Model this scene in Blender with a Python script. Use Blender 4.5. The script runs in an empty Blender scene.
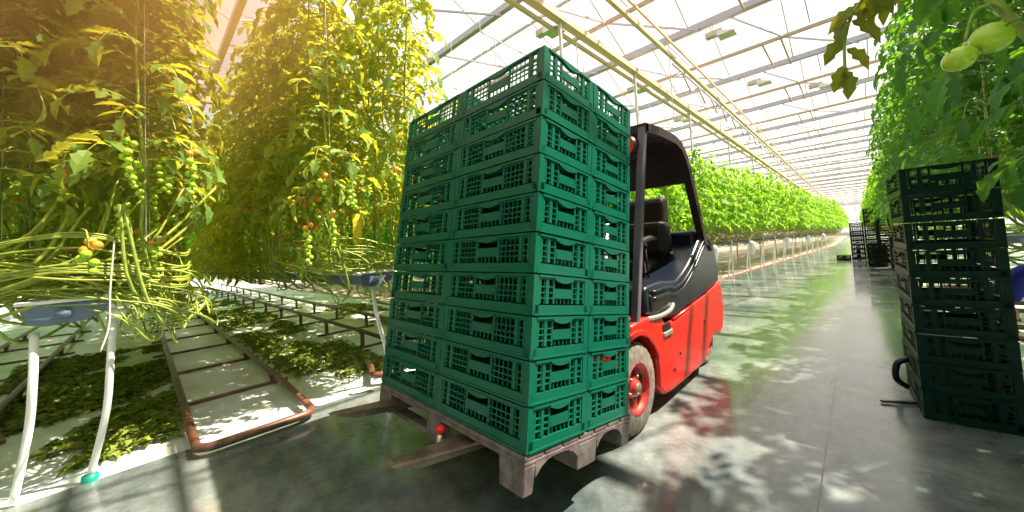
import bpy, math, random
from math import sin, cos, pi, radians as RD
from mathutils import Vector, Matrix, Euler
random.seed(7)
S = bpy.context.scene
C = S.collection

# ---------------------------------------------------------------- camera, world, sun, exposure
S.view_settings.view_transform = 'Standard'
S.view_settings.look = 'None'
S.view_settings.gamma = 1
S.view_settings.use_curve_mapping = False
S.view_settings.exposure = -0.25

cam_d = bpy.data.cameras.new('camera'); cam = bpy.data.objects.new('camera', cam_d); C.objects.link(cam)
cam_d.sensor_width = 36; cam_d.sensor_fit = 'HORIZONTAL'
cam_d.lens = 357.83 * 36 / 1024
cam_d.shift_y = -(256 - 230.25) / 1024
cam_d.clip_start = 0.05
Rc = Matrix.Rotation(.766, 3, 'Z') @ Matrix.Rotation(.047, 3, 'X') @ Matrix.Rotation(.056, 3, 'Y')
right, fwd, upv = Rc.col[0], Rc.col[1], Rc.col[2]
M = Matrix((right, upv, -fwd)).transposed().to_4x4(); M.translation = Vector((0, 0, 1.146))
cam.matrix_world = M
S.camera = cam

w = bpy.data.worlds.new('World'); S.world = w; w.use_nodes = True
bg = w.node_tree.nodes['Background']
bg.inputs[0].default_value = (.81, .89, 1.0, 1)
bg.inputs[1].default_value = .95

SUN_DIR = Vector((.33, .42, .85)).normalized()      # towards the sun
sd = bpy.data.lights.new('sun', 'SUN'); sd.energy = 27; sd.angle = RD(.7); sd.color = (1, .84, .62)
so = bpy.data.objects.new('sun', sd); C.objects.link(so)
so.rotation_euler = SUN_DIR.to_track_quat('Z', 'Y').to_euler(); so.location = (3, 4, 12)

# ---------------------------------------------------------------- materials
def mat(name, col, rough=.5, metal=0, spec=.5, coat=0, var=0, scale=8, bump=0, trans=0, tcol=None, col2=None, rvar=0):
    m = bpy.data.materials.new(name); m.use_nodes = True
    nt = m.node_tree; N = nt.nodes; L = nt.links
    p = N['Principled BSDF']
    p.inputs['Base Color'].default_value = (*col, 1)
    p.inputs['Roughness'].default_value = rough
    p.inputs['Metallic'].default_value = metal
    p.inputs['Specular IOR Level'].default_value = spec
    p.inputs['Coat Weight'].default_value = coat
    if var or bump or col2 or rvar:
        tc = N.new('ShaderNodeTexCoord'); nz = N.new('ShaderNodeTexNoise')
        nz.inputs['Scale'].default_value = scale; nz.inputs['Detail'].default_value = 6; nz.inputs['Roughness'].default_value = .65
        L.new(tc.outputs['Object'], nz.inputs['Vector'])
        mx = N.new('ShaderNodeMix'); mx.data_type = 'RGBA'
        c2 = col2 or tuple(c * (1 - var) for c in col)
        mx.inputs[6].default_value = (*col, 1); mx.inputs[7].default_value = (*c2, 1)
        rp = N.new('ShaderNodeMapRange'); rp.inputs[1].default_value = .38; rp.inputs[2].default_value = .62
        L.new(nz.outputs['Fac'], rp.inputs[0]); L.new(rp.outputs[0], mx.inputs[0])
        L.new(mx.outputs[2], p.inputs['Base Color'])
        if rvar:
            r2 = N.new('ShaderNodeMapRange'); r2.inputs[1].default_value = .3; r2.inputs[2].default_value = .7
            r2.inputs[3].default_value = rough; r2.inputs[4].default_value = rough + rvar
            L.new(nz.outputs['Fac'], r2.inputs[0]); L.new(r2.outputs[0], p.inputs['Roughness'])
        if bump:
            b = N.new('ShaderNodeBump'); b.inputs['Strength'].default_value = bump; b.inputs['Distance'].default_value = .01
            L.new(nz.outputs['Fac'], b.inputs['Height']); L.new(b.outputs[0], p.inputs['Normal'])
    return m

def leaf_mat(name, c1, c2, tcol, tfac=.5):
    m = bpy.data.materials.new(name); m.use_nodes = True
    nt = m.node_tree; N = nt.nodes; L = nt.links
    p = N['Principled BSDF']; out = N['Material Output']
    p.inputs['Roughness'].default_value = .55; p.inputs['Specular IOR Level'].default_value = .35
    geo = N.new('ShaderNodeNewGeometry')
    mx = N.new('ShaderNodeMix'); mx.data_type = 'RGBA'
    mx.inputs[6].default_value = (*c1, 1); mx.inputs[7].default_value = (*c2, 1)
    L.new(geo.outputs['Random Per Island'], mx.inputs[0]); L.new(mx.outputs[2], p.inputs['Base Color'])
    tr = N.new('ShaderNodeBsdfTranslucent')
    m2 = N.new('ShaderNodeMix'); m2.data_type = 'RGBA'; m2.blend_type = 'MULTIPLY'; m2.inputs[0].default_value = .35
    m2.inputs[6].default_value = (*tcol, 1); L.new(mx.outputs[2], m2.inputs[7]); 
    tr.inputs['Color'].default_value = (*tcol, 1)
    ms = N.new('ShaderNodeMixShader'); ms.inputs[0].default_value = tfac
    L.new(p.outputs[0], ms.inputs[1]); L.new(tr.outputs[0], ms.inputs[2]); L.new(ms.outputs[0], out.inputs[0])
    nt.nodes.remove(m2)
    return m

M_ = {}
M_['leaf_glow'] = leaf_mat('leaf with warm glow in colour', (.045, .22, .06), (.26, .42, .07), (.72, .66, .05), .52)  # yellower leaf copy; the warm backlit glow is put into its colour
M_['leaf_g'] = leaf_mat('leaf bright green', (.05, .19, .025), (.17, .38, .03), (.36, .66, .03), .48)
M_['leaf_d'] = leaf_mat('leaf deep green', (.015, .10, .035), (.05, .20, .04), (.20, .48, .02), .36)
M_['leaf_o'] = leaf_mat('olive leaf', (.07, .12, .02), (.22, .25, .02), (.40, .40, .02), .35)
M_['stem'] = mat('tomato stem', (.30, .42, .07), .55, var=.35, scale=20)
M_['stem_old'] = mat('old tomato stem', (.36, .42, .05), .5, col2=(.20, .28, .03), scale=18)
M_['tom_g'] = mat('green tomato skin', (.36, .58, .03), .25, coat=.3)
M_['tom_o'] = mat('ripening tomato skin', (.80, .33, .03), .25, coat=.3)
M_['calyx'] = mat('calyx', (.08, .22, .04), .6)
M_['stem_brown'] = mat('brown old stem', (.32, .17, .06), .6, var=.4, scale=15)
M_['debris'] = leaf_mat('cut leaves', (.08, .16, .015), (.24, .28, .04), (.30, .34, .04), .25)
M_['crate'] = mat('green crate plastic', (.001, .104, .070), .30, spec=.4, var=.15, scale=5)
M_['crate_shaded'] = mat('shade-darkened green crate plastic', (.001, .020, .015), .38, spec=.15, var=.2, scale=5)  # right-stack copy of the crate green, shade put into the colour
M_['crate_far_shaded'] = mat('shade-blackened crate plastic', (.006, .010, .009), .5, spec=.15, var=.2, scale=5)  # far-stack copy, shade put into the near-black colour
M_['pallet'] = mat('worn grey pallet plastic', (.16, .135, .15), .55, col2=(.07, .055, .065), scale=14, bump=.3)
M_['rust'] = mat('rusty pipe', (.20, .085, .045), .42, col2=(.085, .04, .03), scale=12, bump=.2, spec=.6)
M_['white_pl'] = mat('white plastic', (.80, .83, .84), .35)
M_['sheet'] = mat('white ground sheet', (.70, .80, .88), .42, col2=(.56, .58, .55), scale=2.3, bump=.5)
M_['concrete_d'] = mat('bare concrete margin', (.40, .33, .27), .7, var=.3, scale=6)
M_['gutter_u'] = mat('blue grey gutter', (.12, .17, .27), .4, metal=.2)
M_['teal'] = mat('teal plastic', (.0, .25, .2), .4)
M_['twine'] = mat('twine', (.72, .70, .60), .8)
M_['steel'] = mat('galvanised steel', (.55, .54, .56), .4, metal=.3)
M_['beam_o'] = mat('cream painted girder', (.78, .56, .36), .45)
M_['beam_b'] = mat('brown screen profile', (.50, .36, .28), .5)
M_['beam_p'] = mat('mauve grey gutter beam', (.42, .40, .50), .5)
M_['red'] = mat('red forklift paint', (.55, .012, .008), .34, coat=.2, var=.15, scale=4)
M_['rimred'] = mat('red wheel rim paint', (.42, .018, .018), .45, var=.4, scale=18)
M_['black'] = mat('black forklift plastic', (.006, .010, .022), .30, spec=.3)
M_['guard'] = mat('dark guard paint', (.030, .015, .02), .38, spec=.3)
M_['postgrey'] = mat('grey post paint', (.10, .09, .135), .35, spec=.4)
M_['rubber'] = mat('dusty tyre rubber', (.20, .175, .17), .8, col2=(.10, .09, .088), scale=22, bump=.3)
M_['seat'] = mat('black vinyl', (.012, .009, .01), .45, spec=.25)
M_['chrome'] = mat('bare bright steel', (.62, .60, .58), .3, metal=.8)
M_['fork'] = mat('worn fork steel', (.36, .27, .23), .38, metal=.6, col2=(.16, .11, .10), scale=9)
M_['amber'] = mat('yellow plastic', (.85, .45, .02), .35)
M_['redpl'] = mat('red plastic', (.75, .02, .02), .35)
M_['blue'] = mat('blue work fabric', (.012, .02, .42), .75, var=.25, scale=10)
M_['skin'] = mat('skin', (.62, .36, .26), .5)
M_['hair'] = mat('dark hair', (.03, .02, .015), .6)
M_['shoe'] = mat('dark shoe', (.03, .03, .035), .6)
M_['trap'] = mat('yellow sticky card', (.75, .62, .03), .5)
M_['lampg'] = mat('lamp housing', (.58, .50, .42), .4)
M_['soil'] = mat('outside soil and grass', (.05, .07, .03), .9, var=.5, scale=.3)
M_['light_block'] = mat('opaque grey light-block wall', (.16, .17, .17), .6)
M_['bag'] = mat('white film bag', (.78, .76, .80), .4)

# floor: polished damp concrete
def floor_mat():
    m = bpy.data.materials.new('polished damp concrete'); m.use_nodes = True
    nt = m.node_tree; N = nt.nodes; L = nt.links; p = N['Principled BSDF']
    tc = N.new('ShaderNodeTexCoord')
    n1 = N.new('ShaderNodeTexNoise'); n1.inputs['Scale'].default_value = 1.1; n1.inputs['Detail'].default_value = 8; n1.inputs['Roughness'].default_value = .6
    n2 = N.new('ShaderNodeTexNoise'); n2.inputs['Scale'].default_value = 9; n2.inputs['Detail'].default_value = 8; n2.inputs['Roughness'].default_value = .7
    n3 = N.new('ShaderNodeTexNoise'); n3.inputs['Scale'].default_value = 2.7; n3.inputs['Detail'].default_value = 3
    for n in (n1, n2, n3): L.new(tc.outputs['Object'], n.inputs['Vector'])
    r1 = N.new('ShaderNodeValToRGB')
    e = r1.color_ramp.elements; e[0].position = .32; e[0].color = (.045, .078, .092, 1); e[1].position = .70; e[1].color = (.25, .29, .31, 1)
    L.new(n1.outputs['Fac'], r1.inputs[0])
    r2 = N.new('ShaderNodeValToRGB'); e = r2.color_ramp.elements; e[0].position = .35; e[0].color = (.60, .56, .50, 1); e[1].position = .62; e[1].color = (1, 1, 1, 1)
    L.new(n2.outputs['Fac'], r2.inputs[0])
    mx = N.new('ShaderNodeMix'); mx.data_type = 'RGBA'; mx.blend_type = 'MULTIPLY'; mx.inputs[0].default_value = 1
    L.new(r1.outputs[0], mx.inputs[6]); L.new(r2.outputs[0], mx.inputs[7])
    # ochre stains
    r3 = N.new('ShaderNodeMapRange'); r3.inputs[1].default_value = .62; r3.inputs[2].default_value = .78; r3.inputs[4].default_value = .6
    L.new(n3.outputs['Fac'], r3.inputs[0])
    m3 = N.new('ShaderNodeMix'); m3.data_type = 'RGBA'; m3.inputs[7].default_value = (.28, .20, .10, 1)
    L.new(r3.outputs[0], m3.inputs[0]); L.new(mx.outputs[2], m3.inputs[6])
    # saw-cut joints: one along the aisle, one across every 9 m
    sx = N.new('ShaderNodeSeparateXYZ'); L.new(tc.outputs['Object'], sx.inputs[0])
    a = N.new('ShaderNodeMath'); a.operation = 'ADD'; a.inputs[1].default_value = .2; L.new(sx.outputs[0], a.inputs[0])
    b = N.new('ShaderNodeMath'); b.operation = 'ABSOLUTE'; L.new(a.outputs[0], b.inputs[0])
    c = N.new('ShaderNodeMath'); c.operation = 'LESS_THAN'; c.inputs[1].default_value = .004; L.new(b.outputs[0], c.inputs[0])
    m4 = N.new('ShaderNodeMix'); m4.data_type = 'RGBA'; m4.inputs[7].default_value = (.03, .03, .03, 1)
    L.new(c.outputs[0], m4.inputs[0]); L.new(m3.outputs[2], m4.inputs[6])
    L.new(m4.outputs[2], p.inputs['Base Color'])
    rr = N.new('ShaderNodeMapRange'); rr.inputs[1].default_value = .3; rr.inputs[2].default_value = .7; rr.inputs[3].default_value = .14; rr.inputs[4].default_value = .30
    L.new(n1.outputs['Fac'], rr.inputs[0]); L.new(rr.outputs[0], p.inputs['Roughness'])
    p.inputs['Specular IOR Level'].default_value = .7
    p.inputs['Coat Weight'].default_value = .45; p.inputs['Coat Roughness'].default_value = .08
    bp = N.new('ShaderNodeBump'); bp.inputs['Strength'].default_value = .06; bp.inputs['Distance'].default_value = .01
    L.new(n2.outputs['Fac'], bp.inputs['Height']); L.new(bp.outputs[0], p.inputs['Normal'])
    return m
M_['floor'] = floor_mat()

def glass_mat(name, tint, white):
    m = bpy.data.materials.new(name); m.use_nodes = True
    nt = m.node_tree; N = nt.nodes; L = nt.links
    N.remove(N['Principled BSDF'])
    t = N.new('ShaderNodeBsdfTransparent'); t.inputs[0].default_value = (*tint, 1)
    d = N.new('ShaderNodeBsdfTranslucent'); d.inputs[0].default_value = (.95, .95, .95, 1)
    g = N.new('ShaderNodeBsdfGlossy'); g.inputs['Roughness'].default_value = .05
    a = N.new('ShaderNodeMixShader'); a.inputs[0].default_value = white
    b = N.new('ShaderNodeMixShader'); b.inputs[0].default_value = .04
    L.new(t.outputs[0], a.inputs[1]); L.new(d.outputs[0], a.inputs[2])
    L.new(a.outputs[0], b.inputs[1]); L.new(g.outputs[0], b.inputs[2])
    L.new(b.outputs[0], N['Material Output'].inputs[0])
    return m
M_['glass'] = glass_mat('whitewashed greenhouse glass', (.97, .97, .98), .14)

# ---------------------------------------------------------------- mesh builder
class MB:
    def __init__(s): s.v = []; s.f = []; s.m = []
    def add(s, vs, fs, mi=0):
        o = len(s.v); s.v.extend([tuple(x) for x in vs]); s.f.extend([tuple(i + o for i in f) for f in fs]); s.m.extend([mi] * len(fs)); return s
    def box(s, a, b, mi=0):
        x0, y0, z0 = a; x1, y1, z1 = b
        return s.add([(x0,y0,z0),(x1,y0,z0),(x1,y1,z0),(x0,y1,z0),(x0,y0,z1),(x1,y0,z1),(x1,y1,z1),(x0,y1,z1)],
              [(0,3,2,1),(4,5,6,7),(0,1,5,4),(1,2,6,5),(2,3,7,6),(3,0,4,7)], mi)
    def beam(s, p, q, wd, ht, mi=0):                 # rectangular bar between two points
        p = Vector(p); q = Vector(q); d = (q - p).normalized()
        u = d.cross(Vector((0, 0, 1)));  u = u.normalized() if u.length > 1e-3 else Vector((1, 0, 0)); n = u.cross(d)
        vs = []
        for c in (p, q):
            for a, b in ((-1,-1),(1,-1),(1,1),(-1,1)): vs.append(c + u*a*wd/2 + n*b*ht/2)
        return s.add(vs, [(0,1,2,3),(7,6,5,4),(0,4,5,1),(1,5,6,2),(2,6,7,3),(3,7,4,0)], mi)
    def tube(s, pts, r, n=8, mi=0, cap=True):
        pts = [Vector(p) for p in pts]; rs = r if isinstance(r, (list, tuple)) else [r] * len(pts)
        prev = None; rings = []
        for i, p in enumerate(pts):
            d = (pts[min(i+1, len(pts)-1)] - pts[max(i-1, 0)]).normalized()
            if prev is None:
                u = d.orthogonal().normalized()
            else:
                u = (prev - d * prev.dot(d)); u = u.normalized() if u.length > 1e-6 else d.orthogonal().normalized()
            prev = u; v = d.cross(u)
            rings.append([p + (u*cos(2*pi*k/n) + v*sin(2*pi*k/n)) * rs[i] for k in range(n)])
        vs = [x for r_ in rings for x in r_]; fs = []
        for i in range(len(pts) - 1):
            for k in range(n): fs.append((i*n+k, i*n+(k+1) % n, (i+1)*n+(k+1) % n, (i+1)*n+k))
        if cap: fs.append(tuple(range(n))[::-1]); fs.append(tuple((len(pts)-1)*n+k for k in range(n)))
        return s.add(vs, fs, mi)
    def prism(s, poly, a, b, axis=0, mi=0):          # polygon in the two other axes, extruded along axis a..b
        def P(t, u, v): return (t, u, v) if axis == 0 else ((u, t, v) if axis == 1 else (u, v, t))
        n = len(poly)
        vs = [P(a, *p) for p in poly] + [P(b, *p) for p in poly]
        fs = [tuple(range(n)), tuple(range(2*n-1, n-1, -1))] + [(i, i+n, (i+1) % n + n, (i+1) % n) for i in range(n)]
        return s.add(vs, fs, mi)
    def lathe(s, prof, c, ax='x', n=32, mi=0):       # prof: (axial, radius)
        c = Vector(c); vs = []
        for a, r in prof:
            for k in range(n):
                t = 2*pi*k/n
                if ax == 'x': vs.append(c + Vector((a, r*cos(t), r*sin(t))))
                elif ax == 'z': vs.append(c + Vector((r*cos(t), r*sin(t), a)))
                else: vs.append(c + Vector((r*sin(t), a, r*cos(t))))
        fs = []
        for i in range(len(prof)-1):
            for k in range(n): fs.append((i*n+k, i*n+(k+1) % n, (i+1)*n+(k+1) % n, (i+1)*n+k))
        return s.add(vs, fs, mi)
    def ball(s, c, r, sz=1, mi=0, nu=10, nv=7, sq=None):
        c = Vector(c); vs = [c + Vector((0, 0, r*sz))]
        for i in range(1, nv):
            ph = pi*i/nv
            for k in range(nu): t = 2*pi*k/nu; vs.append(c + Vector((r*sin(ph)*cos(t), r*sin(ph)*sin(t), r*sz*cos(ph))))
        vs.append(c - Vector((0, 0, r*sz))); fs = []
        for k in range(nu): fs.append((0, 1+k, 1+(k+1) % nu))
        for i in range(nv-2):
            for k in range(nu): a = 1+i*nu; fs.append((a+k, a+nu+k, a+nu+(k+1) % nu, a+(k+1) % nu))
        a = 1+(nv-2)*nu
        for k in range(nu): fs.append((len(vs)-1, a+(k+1) % nu, a+k))
        return s.add(vs, fs, mi)
    def mesh(s, name, mats, smooth=False, bevel=0):
        me = bpy.data.meshes.new(name); me.from_pydata(s.v, [], s.f)
        for m in (mats if isinstance(mats, (list, tuple)) else [mats]): me.materials.append(M_[m])
        me.polygons.foreach_set('material_index', s.m)
        if smooth: me.polygons.foreach_set('use_smooth', [True]*len(s.f))
        me.update(); return me
    def build(s, name, mats, parent=None, smooth=False, bevel=0, loc=None, auto=None, fixn=True):
        me = s.mesh(name, mats, smooth or auto is not None)
        if fixn and len(s.f) < 6000:
            import bmesh
            b = bmesh.new(); b.from_mesh(me); bmesh.ops.recalc_face_normals(b, faces=b.faces); b.to_mesh(me); b.free()
        if auto is not None: me.set_sharp_from_angle(angle=RD(auto))
        o = bpy.data.objects.new(name, me); C.objects.link(o)
        if parent:
            o.parent = parent
            # geometry is given in world coordinates when the parent is an Empty with a location
            if parent.get('_w'): me.transform(parent.matrix_basis.inverted())
        if loc: o.location = loc
        if bevel:
            bv = o.modifiers.new('bevel', 'BEVEL'); bv.width = bevel; bv.segments = 2; bv.limit_method = 'ANGLE'; bv.angle_limit = RD(35)
        return o
def tag(o, label, cat, group=None, kind=None):
    o['label'] = label; o['category'] = cat
    if group: o['group'] = group
    if kind: o['kind'] = kind
    return o
def struct(o): o['kind'] = 'structure'; return o
def thing(name, label, cat, loc=(0,0,0), group=None, world=True):
    o = bpy.data.objects.new(name, None); C.objects.link(o); o.location = loc; o.empty_display_size = .1
    if world:
        o['_w'] = 1
    return tag(o, label, cat, group)
def copy_tree(root, loc=None, mw=None):
    r = root.copy(); C.objects.link(r)
    for ch in root.children:
        c = ch.copy(); C.objects.link(c); c.parent = r
        for g in ch.children:
            d = g.copy(); C.objects.link(d); d.parent = c
    if loc is not None: r.location = loc
    if mw is not None: r.matrix_basis = mw
    return r
ORD = ['first','second','third','fourth','fifth','sixth','seventh','eighth','ninth','tenth','eleventh','twelfth','thirteenth','fourteenth','fifteenth','sixteenth','seventeenth','eighteenth','nineteenth','twentieth','twenty-first','twenty-second','twenty-third','twenty-fourth','twenty-fifth','twenty-sixth','twenty-seventh','twenty-eighth','twenty-ninth','thirtieth','thirty-first','thirty-second','thirty-third','thirty-fourth','thirty-fifth']

# ---------------------------------------------------------------- the setting
XL, XR, YN, YF = -3.1, .68, -6.0, 78.0
def XE(y): return XL + min(1.9, max(0, (y-4)*.062))    # the left edge of the concrete drifts inwards further along
def DX(k): return XE(-.27 + 1.67*k) - XL
WX0, WX1 = -26.0, 20.0
struct(MB().prism([(XL, YN), (XL, 4), (XE(34.6), 34.6), (XE(50), YF), (XR, YF), (XR, YN)], -.1, 0, 2).build('floor', 'floor'))
struct(MB().prism([(WX0, YN), (XL, YN), (XL, 4), (WX0, 4)], -.1, -.012, 2).build('trim_1', 'sheet'))
struct(MB().prism([(WX0, 4), (XL, 4), (XE(34.6), 34.6), (XE(50), YF), (WX0, YF)], -.1, -.012, 2).build('trim_6', 'concrete_d'))
struct(MB().box((-140, -120, -.3), (140, 200, -.12)).build('floor_outside', 'soil'))
struct(MB().box((XR, YN, -.1), (WX1, YF, -.012)).build('trim_2', 'sheet'))
# end and side walls of glass in thin frames
def glass_wall(name, axis, pos, a, b, z1):
    g = MB(); f = MB()
    if axis == 'y': g.box((a, pos-.004, .5), (b, pos+.004, z1))
    else: g.box((pos-.004, a, .5), (pos+.004, b, z1))
    n = int((b-a)/1.5)
    for i in range(n+1):
        t = a + (b-a)*i/n
        if axis == 'y': f.box((t-.025, pos-.05, 0), (t+.025, pos+.05, z1))
        else: f.box((pos-.05, t-.025, 0), (pos+.05, t+.025, z1))
    for z, h in ((0, .5), (2.4, .05), (z1-.1, .1)):
        if axis == 'y': f.box((a, pos-.06, z), (b, pos+.06, z+h))
        else: f.box((pos-.06, a, z), (pos+.06, b, z+h))
    w_ = struct(f.build(name, 'steel')); p_ = g.build('pane', 'glass', w_)
glass_wall('wall_end', 'y', YF, WX0, WX1, 5.0)
glass_wall('wall_left', 'x', WX0, YN, YF, 5.0)
glass_wall('wall_right', 'x', WX1, YN, YF, 5.0)
struct(MB().box((WX0, YN-.1, 0), (WX1, YN, 5.0)).build('wall_near', 'light_block'))  # unseen near wall, made opaque to cut light from behind
# gabled glass roof: gutters run across the aisle every 3.05 m
GY0, GS = -5.05 - 0, 3.05
gutters = [1.05 + GS*k for k in range(-2, 25)]
g = MB(); bars = MB()
for y in gutters:
    for ya, yb, za, zb in ((y, y+GS/2, 5.06, 5.75), (y+GS/2, y+GS, 5.75, 5.06)):
        g.add([(WX0, ya, za), (WX1, ya, za), (WX1, yb, zb), (WX0, yb, zb)], [(0, 1, 2, 3)])
        x = -12.0
        while x < 8:
            bars.beam((x, ya, za-.01), (x, yb, zb-.01), .022, .03); x += 1.25
    bars.beam((WX0, y+GS/2, 5.75), (WX1, y+GS/2, 5.75), .05, .06)
ceil = struct(g.build('ceiling', 'glass', fixn=False)); 
b_ = bars.build('glazing_bar', 'steel', ceil)
for i, y in enumerate(gutters):
    t = struct(MB().box((WX0, y-.045, 4.95), (WX1, y+.045, 5.06)).build('trim_%d' % (10+i), 'beam_p'))
    # screen profile midway, joined to the gutter by zigzag braces
    if y > 0:
        t = struct(MB().box((WX0, y+GS/2-.025, 4.90), (WX1, y+GS/2+.025, 4.96)).build('trim_%d' % (40+i), 'beam_b'))
        z = MB(); x = -9.7
        while x < 6:
            z.beam((x, y, 4.92), (x+.55, y+GS/2, 4.92), .022, .03)
            z.beam((x+.55, y+GS/2, 4.92), (x+1.6, y+GS, 4.92), .022, .03)
            z.beam((x+.95, y, 5.0), (x+.95, y+GS/2, 5.0), .016, .02)
            x += 2.1
        struct(z.build('trim_%d' % (70+i), 'beam_p'))
        z = MB()
        for xx in (-1.1, -.8, -7.1, -6.8): z.beam((xx, y+GS/2, 4.93), (xx, y+GS, 4.93), .03, .03)
        struct(z.build('trim_%d' % (100+i), 'beam_b'))
# lattice girder along the aisle over the left edge, and the two rails under it
z = MB()
z.beam((-3.0, YN, 4.55), (-3.0, YF, 4.55), .13, .10)
z.beam((-3.12, YN, 4.44), (-3.12, YF, 4.44), .05, .05)
struct(z.build('trim_3', 'beam_o'))
z = MB(); z.beam((-2.25, YN, 4.52), (-2.25, YF, 4.52), .06, .06); z.beam((-2.12, YN, 4.60), (-2.12, YF, 4.60), .03, .03)
y = YN
while y < YF: z.beam((-2.25, y, 4.52), (-2.25, y+.5, 4.60), .02, .02); z.beam((-2.25, y+.5, 4.60), (-2.25, y+1, 4.52), .02, .02); y += 1
struct(z.build('trim_4', 'beam_o'))
z = MB(); y = 8.0
while y < YF - 2:
    z.beam((-2.6, y, 4.6), (-2.6, y+.55, 4.9), .03, .03); z.beam((-2.6, y+.55, 4.9), (-2.6, y+1.1, 4.6), .03, .03); y += 1.1
z.beam((-2.6, 8, 4.9), (-2.6, YF, 4.9), .04, .04)
struct(z.build('trim_5', 'beam_p'))
k = 0
for y in [4.41, 6.93, 10.2, 14.2, 18.2, 22.2, 26.2, 30.2, 34.2, 38.2, 42.2, 46.2]:
    struct(MB().box((-3.02, y-.02, 0), (-2.98, y+.02, 4.5)).build('trim_%d' % (130+k), 'steel')); k += 1
for x in (-9.5, -16):
    struct(MB().beam((x, YN, 4.55), (x, YF, 4.55), .12, .12).build('trim_%d' % (150+int(-x)), 'beam_o'))
# thin hanging rods under the roof
for i, (x, y) in enumerate([(-3.0, 4.84), (-3.0, 9.2), (-3.0, 12.2), (-3.6, 6.0), (-4.5, 4.5), (-3.6, 8.4), (-2.2, 6.6), (-2.2, 9.8)]):
    struct(MB().tube([(x, y, 3.2), (x, y, 4.95)], .008, 6).build('trim_%d' % (180+i), 'steel'))
# ceiling lamps
def lamp(loc, label):
    t = thing('grow_lamp', label, 'lamp', loc, 'grow lamps under the roof')
    x, y, z = loc
    MB().box((x-.22, y-.06, z), (x+.05, y+.06, z+.10)).build('lamp_housing', 'lampg', t, bevel=.01)
    MB().prism([(x+.02, z+.03), (x+.24, z-.05), (x+.24, z-.06), (x-.02, z-.06), (x-.02, z+.03)], y-.12, y+.12, 1).build('reflector', 'chrome', t)
    MB().tube([(x-.1, y, z+.1), (x-.1, y, 4.97)], .008, 6).build('hanger', 'steel', t)
lamps = [(-3.27, 4.48, 4.5), (-3.31, 7.73, 4.5), (-3.35, 10.78, 4.5), (-1.5, 7.15, 4.7), (-1.42, 10.2, 4.7), (-.4, 11.725, 4.7)]
ll = ['grow lamp hanging above the front corner of the tall crate stack', 'grow lamp hanging left of the girder, above the forklift guard', 'third grow lamp along the left side of the girder',
      'nearest grow lamp hanging over the middle of the aisle', 'second grow lamp over the aisle, further along', 'rightmost grow lamp hanging over the aisle']
for a, b in zip(lamps, ll): lamp(a, b)

# ---------------------------------------------------------------- plants
def curve_pts(P, n=10):
    P = [Vector(p) for p in P]; P = [P[0]*2-P[1]] + P + [P[-1]*2-P[-2]]; out = []
    for i in range(1, len(P)-2):
        for j in range(n):
            t = j/n; a, b, c, d = P[i-1], P[i], P[i+1], P[i+2]
            out.append(.5*((2*b) + (c-a)*t + (2*a-5*b+4*c-d)*t*t + (3*b-a-3*c+d)*t**3))
    out.append(P[-2]); return out

def leaflet(mb, base, d, L, W, nrm, curl=.25, mi=0, fine=True):
    d = d.normalized(); s = d.cross(nrm)
    s = s.normalized() if s.length > 1e-4 else d.orthogonal().normalized()
    n = s.cross(d)
    def P(t, u, h=0): return base + d*(t*L) + s*(u*W) + n*(h*L - curl*L*t*t)
    if fine:
        j = random.uniform(-.03, .03)
        vs = [P(0,0), P(.16,.30,.03), P(.30,.26+j,.04), P(.42,.50,.06), P(.62,.30,.05), P(.72,.36,.05), P(1,0,-.05),
              P(.72,-.36,.05), P(.62,-.30,.05), P(.42,-.50,.06), P(.30,-.26+j,.04), P(.16,-.30,.03), P(.35,0,-.02), P(.68,0,-.03)]
        fs = [(0,1,2,12),(0,12,10,11),(12,2,3,4,13),(12,13,8,9,10),(13,4,5,6),(13,6,7,8)]
    else:
        vs = [P(0,0), P(.35,.5,.06), P(1,0,-.04), P(.35,-.5,.06), P(.5,0,-.02)]
        fs = [(0,1,4),(1,2,4),(2,3,4),(3,0,4)]
    mb.add(vs, fs, mi)
def compound(mb, p, az, L, elev=.35, fine=True, scale=1):
    p = Vector(p); h = Vector((cos(az), sin(az), 0)); pts = []
    cur = p.copy(); e = elev; n = 6
    for i in range(n+1):
        pts.append(cur.copy())
        cur = cur + (h*cos(e) + Vector((0,0,sin(e)))) * (L/n); e -= random.uniform(.18, .38)
    if fine: mb.tube(pts, [.004]*5+[.003, .002], 3, 1, cap=False)
    side = Vector((-sin(az), cos(az), 0))
    for t, ll_ in ((2, .75), (3, .95), (4, 1.0), (5, .85)):
        for sg in (-1, 1):
            if random.random() < .08: continue
            d = side*sg*random.uniform(.8, 1.1) + h*random.uniform(.3, .7) + Vector((0, 0, random.uniform(-.75, .15)))
            q = pts[t]
            l = ll_*random.uniform(.085, .135)*scale
            leaflet(mb, q + d.normalized()*.01, d, l, l*random.uniform(.55, .72), Vector((random.uniform(-.5,.5), random.uniform(-.5,.5), 1)), random.uniform(.05,.45), 0, fine)
    d = (pts[-1]-pts[-2]) + Vector((0,0,-.02)); l = random.uniform(.11, .16)*scale
    leaflet(mb, pts[-1], d, l, l*.62, Vector((random.uniform(-.4,.4), random.uniform(-.4,.4), 1)), .3, 0, fine)

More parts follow.
